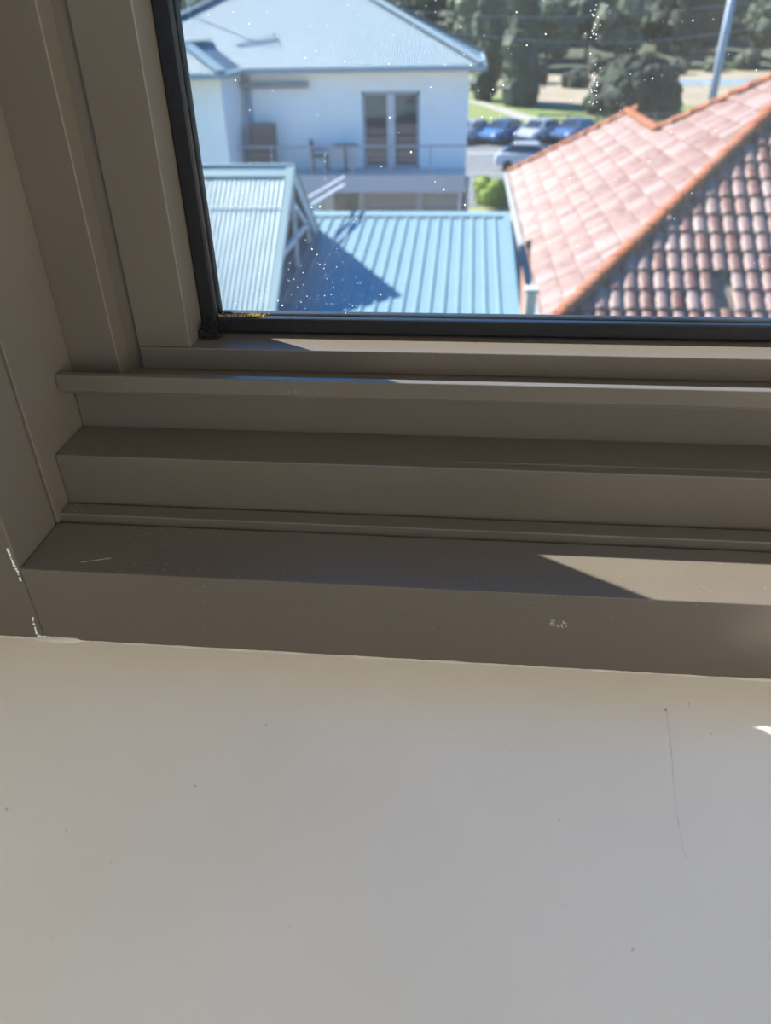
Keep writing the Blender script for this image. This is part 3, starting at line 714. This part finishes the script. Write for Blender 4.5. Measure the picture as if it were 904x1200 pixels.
def tile_geo(bm, M4):
    """interlocking tile with one bold roll; local x across, y up the slope, z out"""
    prof = [(-.105, .004), (-.095, .014), (-.074, .036), (-.036, .049), (.006, .049), (.046, .036), (.070, .014), (.085, .006), (.105, .004)]
    L0, L1 = -.02, .38
    rows = []
    for y, lift, sc in ((L0, .022, 1.0), (L0 + .03, .028, 1.0), (L1, .0, .8)):
        rows.append([bm.verts.new(M4 @ Vector((x, y, z * sc + lift))) for x, z in prof])
    low = [bm.verts.new(M4 @ Vector((x, L0 + .004, z + .022 - .022))) for x, z in prof]
    for a, b in zip(rows, rows[1:]):
        for i in range(len(prof) - 1): bm.faces.new((a[i], a[i + 1], b[i + 1], b[i]))
    for i in range(len(prof) - 1): bm.faces.new((low[i], low[i + 1], rows[0][i + 1], rows[0][i]))
bm = bmesh.new(); tile_geo(bm, Matrix.Identity(4))
TME = bpy.data.meshes.new('roof_tile'); bm.to_mesh(TME); bm.free(); TME.materials.append(TILE)
for p in TME.polygons: p.use_smooth = True
def inpoly(poly, u_, v_):
    c = False
    for (a, b) in zip(poly, poly[1:] + poly[:1]):
        if (a[1] > v_) != (b[1] > v_) and u_ < (b[0] - a[0]) * (v_ - a[1]) / (b[1] - a[1]) + a[0]: c = not c
    return c
def project(q):
    z = q.dot(FV); return (452 + FPX * q.dot(RV) / z, 600 - FPX * q.dot(UV) / z, z)
cands = []
def lay(pts, o, u_, v_, tagname):
    o, u_, v_, n_ = plane_axes(o, u_, v_)
    poly = [((Vector(p) - o).dot(u_), (Vector(p) - o).dot(v_)) for p in pts]
    u0 = min(p[0] for p in poly); u1 = max(p[0] for p in poly); v1 = max(p[1] for p in poly)
    r = 0
    while r * TGA < v1:
        k = 0; off = 0
        while u0 + (k + .5) * TWD < u1:
            uc = u0 + (k + .5) * TWD + off; vc = r * TGA
            if inpoly(poly, uc, vc + .10) and inpoly(poly, uc, min(vc + .2, v1 - .01)):
                j = random.gauss(0, .006); c = o + u_ * uc + v_ * (vc + random.gauss(0, .006))
                M4 = Matrix((u_, v_, n_)).transposed().to_4x4() @ Matrix.Rotation(random.gauss(0, .012), 4, 'Z') @ Matrix.Rotation(random.gauss(0, .01), 4, 'Y')
                M4.translation = c
                cands.append((tagname, M4, c))
            k += 1
        r += 1
lay(frontpoly, (EXL, CXY[1], EZR), (1, 0, 0), (0, 1, TR), 'front')
lay(leftpoly, (EXL, FARY, EZR), (0, -1, 0), (1, 0, TR), 'left')
vis = []; rest = []
for c in cands:
    x, y, z = project(c[2])
    fac = 0.75 if c[0] == 'front' else 0.45
    if c[0] == 'front' and 838 < x < 866 and 331 < y < 372 and (abs(x - (862 - (y - 331) * .9)) < 9 or y > 356): continue      # tiles left out, sarking shows
    (vis if (585 < x < 915 and 80 < y < 392) else rest).append((fac / z, c))
vis.sort(key=lambda t: -t[0])
rest += vis[300:]; vis = vis[:300]
rw = wloc(roofE)
for _, (nm, M4, c) in vis:
    o = bpy.data.objects.new('roof_tile', TME); COL.objects.link(o); o.parent = roofE
    M5 = M4.copy(); M5.translation = M4.translation - rw; o.matrix_local = M5
for sl, MM in (('front', TILE), ('left', TILE)):
    bm = bmesh.new()
    for _, (nm, M4, c) in rest:
        if nm == sl: tile_geo(bm, M4)
    o = build('roof_tile_field', bm, MM, roofE, smooth=True); o['kind'] = 'stuff'
# half-round ridge and hip caps, each a piece
def cap_geo(bm):
    rows = []
    for y, r in ((-.21, .125), (-.16, .125), (-.155, .115), (.21, .105)):
        rows.append([bm.verts.new((r * math.cos(t), y, r * .85 * math.sin(t))) for t in [math.pi * i / 8 for i in range(9)]])
    for a, b in zip(rows, rows[1:]):
        for i in range(8): bm.faces.new((a[i], a[i + 1], b[i + 1], b[i]))
    rows0 = [bm.verts.new((.1 * math.cos(t), -.21, .085 * math.sin(t))) for t in [math.pi * i / 8 for i in range(9)]]
    for i in range(8): bm.faces.new((rows0[i], rows0[i + 1], rows[0][i + 1], rows[0][i]))
    bmesh.ops.recalc_face_normals(bm, faces=bm.faces)
bm = bmesh.new(); cap_geo(bm); CME = bpy.data.meshes.new('ridge_tile'); bm.to_mesh(CME); bm.free(); CME.materials.append(CAP)
for p in CME.polygons: p.use_smooth = True
def caps(a, b):
    a = Vector(a); b = Vector(b); d = (b - a); L = d.length; d.normalize(); s = d.cross(Vector((0, 0, 1))).normalized(); t = s.cross(d)
    k = 0
    while k * .38 < L:
        M4 = Matrix((s, d, t)).transposed().to_4x4() @ Matrix.Rotation(random.gauss(0, .02), 4, 'Z')
        M4.translation = a + d * (k * .38 + .19) + Vector((0, 0, .045)) - rw
        o = bpy.data.objects.new('ridge_tile', CME); COL.objects.link(o); o.parent = roofE; o.matrix_local = M4; k += 1
caps(leftpoly[0], leftpoly[1]); caps(leftpoly[2], leftpoly[1]); caps(leftpoly[2], leftpoly[3]); caps(leftpoly[4], leftpoly[3])
caps(leftpoly[1], (XRE - (AX_ - EXL), AY2, AZ_))
DGUT = mat('grey_gutter', (0.22, 0.22, 0.23), 0.6)
box('gutter', EXL - .16, EXL - .04, CXY[1] - .1, FARY, EZR - .14, EZR - .02, DGUT, th, .02)
box('gutter', EXL - .1, FARY * 0 + 2 * PQ - EXL, FARY + .02, FARY + .16, EZR - .14, EZR - .02, DGUT, th, .02)
box('gutter', EXL - .1, XRE, CXY[1] - .16, CXY[1] - .03, EZR - .14, EZR - .02, DGUT, th, .02)
BRK = mat('brick_wall', (0.26, 0.14, 0.11), 0.9, var=0.3, scale=6)
bm = bmesh.new(); add_box(bm, EXL + .45, XRE - .45, CXY[1] + .45, YB - .45, G0, EZR - .1); build('wall', bm, BRK, th)
bm = bmesh.new(); add_box(bm, EXL + .45, 2 * PQ - EXL - .45, YB - .45, FARY - .45, G0, EZR - .1); build('wing_wall', bm, BRK, th)
# white post in the passage between the roofs
pp = at(620, 372, 10.5)
bm = bmesh.new(); add_box(bm, pp.x - .07, pp.x + .07, 10.4, 10.54, G0 + .02, at(620, 336, 10.5).z - .06, .01)
post = empty('passage_post', (pp.x, 10.47, G0 + .02)); tag(post, 'white square post in the dark passage beside the tiled roof', 'post')
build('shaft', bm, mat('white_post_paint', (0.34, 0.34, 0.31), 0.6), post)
ztop = at(620, 336, 10.5).z
bm = bmesh.new(); add_box(bm, pp.x - .10, pp.x + .10, 10.37, 10.57, ztop - .06, ztop, .015); build('post_cap', bm, MAT['white_post_paint'], post)

# ---------------------------------------------------------------- vegetation
def leafmat(name, a, b, rnd=.25):
    return mat(name, a, 0.75, spec=.25, col2=b, scale=1.6, rnd=rnd)
LF = [leafmat('eucalypt_leaves', (0.030, 0.052, 0.030), (0.085, 0.11, 0.07)), leafmat('dark_leaves', (0.016, 0.030, 0.022), (0.046, 0.068, 0.042)), leafmat('olive_leaves', (0.05, 0.066, 0.04), (0.125, 0.13, 0.09))]
BARK = mat('grey_bark', (0.12, 0.10, 0.08), 0.9, var=.3, scale=4)
def blob(bm, c, r, sub=2, amp=.35, fq=1.2, squash=1.0):
    q = bmesh.ops.create_icosphere(bm, subdivisions=sub, radius=1.0)
    s0 = Vector((random.uniform(-50, 50), 0, 0))
    for v in q['verts']:
        d = v.co.normalized(); k = 1 + amp * (noise.noise(d * fq * 2 + s0) + .6 * noise.noise(d * fq * 5 + s0) + .4 * noise.noise(d * fq * 11 + s0))
        v.co = Vector(c) + Vector((d.x * r * k, d.y * r * k, d.z * r * k * squash))
def tuft(bm, c, r, n_, ls):
    """loose leaf sprays around a blob"""
    for i in range(n_):
        d = Vector((random.gauss(0, 1), random.gauss(0, 1), random.gauss(0, 1))).normalized(); p = Vector(c) + d * r * random.uniform(.85, 1.2)
        a = Vector((random.gauss(0, 1), random.gauss(0, 1), random.gauss(0, 1))).normalized() * ls; b = a.cross(d).normalized() * ls * .6
        bm.faces.new([bm.verts.new(p + x) for x in (a, b, -a, -b)])
def mk(name, bm, M):
    me = bpy.data.meshes.new(name); bm.to_mesh(me); bm.free(); me.materials.append(M); return me
def crown_mesh(seed, h, w_, nb, M):
    random.seed(seed); bm = bmesh.new()
    for i in range(nb):
        t = random.random(); zz = h * (.30 + .62 * t); rr_ = w_ * (1 - .75 * abs(t - .35)) * random.uniform(.1, .75); a = random.uniform(0, 6.28)
        c = (rr_ * math.cos(a), rr_ * math.sin(a), zz); r = random.uniform(.16, .30) * w_ + .06 * h
        blob(bm, c, r, 2, .45); tuft(bm, c, r, 110, .16 * r + .12)
    return mk('crown', bm, M)
def trunk_mesh(h, r):
    bm = bmesh.new(); add_tube(bm, (0, 0, -.3), (0.1, 0, h * .45), r, 9, r * .7); add_tube(bm, (.1, 0, h * .43), (-.5, .3, h * .75), r * .6, 7, r * .3); add_tube(bm, (.1, 0, h * .40), (.8, -.2, h * .7), r * .55, 7, r * .25)
    return mk('trunk', bm, BARK)
kinds = [(crown_mesh(i + 3, 12, 5.2, 14, LF[i % 3]), trunk_mesh(12, .4)) for i in range(3)]
TL = ['broad grey green eucalypt on the hillside beyond the park', 'dark dense evergreen on the hillside beyond the park', 'pale olive tree on the hillside beyond the park']
def place_tree(kind, x, y, s, rot, label, group):
    t = empty('hillside_tree', (x, y, gz(x, y))); tag(t, label, 'tree', group)
    t.scale = (s, s, s * random.uniform(.9, 1.15)); t.rotation_euler.z = rot
    for me, nm in zip(kinds[kind], ('crown', 'trunk')):
        o = bpy.data.objects.new(nm, me); COL.objects.link(o); o.parent = t
random.seed(5)
for y, n_, sc in ((133, 13, .88), (144, 14, .9), (156, 14, .92), (169, 14, .95), (184, 14, 1.0)):
    for i in range(n_):
        x = -68 + (i + random.uniform(.42, .58)) * (138 + (y - 133) * .5) / n_
        k = random.choice((0, 0, 1, 1, 2))
        place_tree(k, x, y + random.uniform(-1.5, 1.5), sc * random.uniform(.84, 1.0), random.uniform(0, 6), TL[k], ('eucalypts on the hillside', 'dark evergreens on the hillside', 'olive trees on the hillside')[k])
# low scrub behind the sand
random.seed(9)
bm = bmesh.new()
for i in range(9): 
    c = (random.uniform(-1.3, 1.3), random.uniform(-1, 1), random.uniform(.4, 1.5)); blob(bm, c, .9, 2, .4); tuft(bm, c, .9, 80, .2)
SHR = mk('foliage', bm, leafmat('scrub_leaves', (0.03, 0.045, 0.03), (0.09, 0.09, 0.06)))
for i in range(9):
    x = -3 + i * 5.2 + random.uniform(-.3, .3); y = 104 + (i % 3) * 3 + (16 if x > 17 else 0)
    t = empty('scrub_bush', (x, y, gz(x, y))); tag(t, 'low scrubby bush on the sand in front of the hillside trees', 'bush', 'scrub bushes on the sand')
    t.scale = [random.uniform(.7, 1.2)] * 3; t.rotation_euler.z = random.uniform(0, 6)
    o = bpy.data.objects.new('foliage', SHR); COL.objects.link(o); o.parent = t
# two tall columnar conifers behind the white house
def column(x, y, h, w_, label):
    bm = bmesh.new()
    t = empty('columnar_conifer', (x, y, gz(x, y))); tag(t, label, 'tree')
    for i in range(16):
        zz = h * (.10 + .86 * i / 15); r = w_ * (1 - .45 * (i / 15)) * random.uniform(.8, 1.05)
        c = (x + random.uniform(-.3, .3), y + random.uniform(-.3, .3), t.location.z + zz); blob(bm, c, r, 2, .35, squash=1.3); tuft(bm, c, r, 60, .25)
    build('crown', bm, LF[1], t)
    bm = bmesh.new(); add_tube(bm, t.location, t.location + Vector((0, 0, h * .5)), .3, 8); build('trunk', bm, BARK, t)
c1 = at(570, 112, 90); c2 = at(607, 112, 86)
column(c1.x, 92, 17, 1.7, 'tall dark columnar conifer next to the white house roof')
column(c2.x, 87, 16, 2.0, 'tall broad columnar conifer beside the footpath and lawn')
# the big dome-shaped tree
c = at(742, 128, 80); t = empty('dome_tree', (c.x, 80, gz(0, 80))); tag(t, 'large dark green dome-shaped tree on the park lawn', 'tree')
bm = bmesh.new(); blob(bm, (c.x, 80, gz(0, 80) + 1.0), 4.15, 4, .12, 1.6, squash=.85)
for i in range(60):
    a = random.uniform(0, 6.28); e_ = random.uniform(-.05, 1.4); d = Vector((math.cos(a) * math.cos(e_), math.sin(a) * math.cos(e_), math.sin(e_) * .86)); q = Vector((c.x, 80, gz(0, 80) + .8)) + d * 4.05
    blob(bm, q, .6, 2, .25); tuft(bm, q, .62, 60, .13)
build('crown', bm, leafmat('dark_fig_leaves', (0.007, 0.015, 0.012), (0.020, 0.034, 0.016)), t)
bm = bmesh.new(); add_tube(bm, (c.x, 80, gz(0, 80) - .2), (c.x, 80, gz(0, 80) + 2.5), .45, 10); build('trunk', bm, BARK, t)
# bright shrub by the corner of the white house
c = at(576, 226, 36.6); SY = 36.6; gs = gz(0, SY); t = empty('garden_shrub', (c.x, SY, gs)); tag(t, 'bright yellow green shrub between the white house and the tiled roof', 'shrub')
bm = bmesh.new()
for i in range(18):
    q = Vector((c.x, SY, c.z)) + Vector((random.gauss(0, .34), random.gauss(0, .4), random.uniform(-.75, .45))); blob(bm, q, .36, 2, .35); tuft(bm, q, .4, 60, .1)
build('foliage', bm, leafmat('lime_leaves', (0.10, 0.16, 0.012), (0.16, 0.21, 0.03)), t)
bm = bmesh.new(); add_tube(bm, (c.x, SY, gs), (c.x, SY, c.z), .07, 7); build('stem', bm, BARK, t)

# ---------------------------------------------------------------- cars in the angled parking bays
TYRE = mat('tyre_rubber', (0.02, 0.02, 0.02), .9); CGL = mat('car_glass', (0.02, 0.025, 0.03), .05, spec=.8); LAMP = mat('car_lamp', (.8, .8, .8), .2)
def car(x, y, rot, paint, name, label):
    t = empty(name, (x, y, gz(0, y) + .03)); tag(t, label, 'car'); t.rotation_euler.z = rot
    def put(nm, bm, M, smooth=False):
        bmesh.ops.recalc_face_normals(bm, faces=bm.faces)
        me = mk(nm, bm, M); o = bpy.data.objects.new(nm, me); COL.objects.link(o); o.parent = t
        return o
    # body: side profile extruded across (front towards -y), tapering to the top
    prof = [(-2.15, .30), (-2.2, .55), (-2.1, .78), (-1.2, .98), (-1.05, 1.0), (1.7, 1.02), (2.1, .95), (2.2, .6), (2.12, .30)]
    bm = bmesh.new(); secs = []
    for xx, k in ((-.90, .0), (-.80, .02), (.80, .02), (.90, .0)):
        secs.append([bm.verts.new((xx, yy * (1 - (.03 if abs(xx) > .85 else 0)), zz - (.05 if abs(xx) > .85 and zz > .7 else 0))) for yy, zz in prof])
    for a, b in zip(secs, secs[1:]):
        for i in range(len(prof)): j = (i + 1) % len(prof); bm.faces.new((a[i], a[j], b[j], b[i]))
    bm.faces.new(secs[0]); bm.faces.new(secs[-1][::-1]); put('body', bm, paint)
    cab = [(-1.15, .98), (-.35, 1.42), (1.15, 1.46), (1.85, 1.0)]
    bm = bmesh.new(); L = [bm.verts.new((-.78 + (.14 if z > 1.2 else 0), y_, z)) for y_, z in cab]; R_ = [bm.verts.new((.78 - (.14 if z > 1.2 else 0), y_, z)) for y_, z in cab]
    for i in range(3): bm.faces.new((L[i], L[i + 1], R_[i + 1], R_[i]))
    bm.faces.new(L); bm.faces.new(R_[::-1]); put('window_glass', bm, CGL)
    bm = bmesh.new(); add_box(bm, -.64, .64, -.36, 1.16, 1.42, 1.50, .03); put('roof', bm, paint)
    for sx in (-1, 1):
        for sy in (-1.35, 1.35):
            bm = bmesh.new(); add_tube(bm, (sx * .72, sy, .32), (sx * .91, sy, .32), .32, 14); put('wheel', bm, TYRE)
        bm = bmesh.new(); add_box(bm, sx * .68 - .16, sx * .68 + .16, -2.19, -2.05, .6, .76, .03); put('headlamp', bm, LAMP)
        bm = bmesh.new(); add_bar(bm, (sx * .66, -.35, 1.45), (sx * .80, -1.18, .98), .06, .06); put('pillar', bm, paint)
        bm = bmesh.new(); add_box(bm, sx * .98 - .1, sx * .98 + .1, -.95, -.8, .98, 1.12, .03); put('mirror', bm, paint)
    bm = bmesh.new(); add_box(bm, -.45, .45, -2.23, -2.15, .42, .55, .02); put('grille', bm, TYRE)
cp = lambda n_, c_: mat(n_, c_, .25, spec=.6, coat=.6)
wp, bp_, sp_, dp_ = cp('white_car_paint', (.42, .45, .5)), cp('blue_car_paint', (.06, .13, .28)), cp('silver_car_paint', (.35, .37, .41)), cp('navy_car_paint', (.06, .09, .18))
for pxx, pn, nm, lb in ((550, wp, 'parked_car', 'white car in the parking bay nearest the white house wall'), (589, bp_, 'parked_car', 'blue car parked between two pale cars by the lawn'), (632, sp_, 'parked_car', 'silver car parked between a blue and a navy car'), (673, dp_, 'parked_car', 'navy car parked by the lawn, half hidden by the tiled roof')):
    q = at(pxx, 160, 63.5); car(q.x, 63.5, math.radians(-38), pn, nm, lb)
q = at(622, 200, 50.5); car(q.x, 50.5, math.radians(82), wp, 'parked_car', 'white car at the near kerb behind the tiled roof')

# ---------------------------------------------------------------- street lamp, cables, park fence
GP = mat('pale_pole', (.24, .29, .36), .5)
q = at(846, 60, 68.5); base = Vector((q.x, 68.5, gz(0, 68.5)))
t = empty('street_lamp', base); tag(t, 'tall pale steel street lamp pole at the park edge', 'street lamp')
bm = bmesh.new(); add_tube(bm, base, base + Vector((0, 0, 12.5)), .34, 10, .26); build('pole', bm, GP, t, smooth=True)
bm = bmesh.new(); add_tube(bm, base + Vector((0, 0, 12.3)), base + Vector((-1.8, -.6, 12.9)), .07, 8); build('arm', bm, GP, t)
bm = bmesh.new(); add_box(bm, base.x - 2.4, base.x - 1.6, base.y - .8, base.y - .4, base.z + 12.82, base.z + 12.98, .04); build('lamp_head', bm, GP, t)
CAB = mat('cable_sheath', (.16, .18, .22), .6)
for pts, lb in ((((500, 34), (600, 46), (700, 50), (770, 48), (904, 31)), 'black overhead cable sagging lowest in front of the hillside trees'), (((470, 12), (600, 20), (720, 17), (904, 2)), 'black overhead cable strung higher in front of the hillside trees')):
    P = [at(x_, y_, 40) for x_, y_ in pts]
    bm = bmesh.new(); fine = []
    for i in range(len(P) - 1):
        p0, p1, p2, p3 = P[max(i - 1, 0)], P[i], P[i + 1], P[min(i + 2, len(P) - 1)]
        for k in range(6):
            s_ = k / 6; fine.append(.5 * ((2 * p1) + (-p0 + p2) * s_ + (2 * p0 - 5 * p1 + 4 * p2 - p3) * s_ ** 2 + (-p0 + 3 * p1 - 3 * p2 + p3) * s_ ** 3))
    fine.append(P[-1]); fine = [fine[0] + (fine[0] - fine[1]) * 8] + fine + [fine[-1] + (fine[-1] - fine[-2]) * 8]
    for a, b in zip(fine, fine[1:]): add_tube(bm, a, b, .016, 6, cap=False)
    tag(build('overhead_cable', bm, CAB), lb, 'cable', 'overhead cables')
fn = empty('park_fence', (14, 72, gz(0, 72))); tag(fn, 'low dark timber rail fence along the park lawn', 'fence')
FM = mat('dark_fence_timber', (.10, .10, .09), .8)
for k in range(9): box('post', 6 + 2.4 * k, 6.15 + 2.4 * k, 72, 72.15, gz(0, 72), gz(0, 72) + 1.0, FM, fn)
for h in (.5, .9):
    bm = bmesh.new(); add_bar(bm, (6, 71.95, gz(0, 72) + h), (25.4, 71.95, gz(0, 72) + h), .05, .12); build('rail', bm, FM, fn)
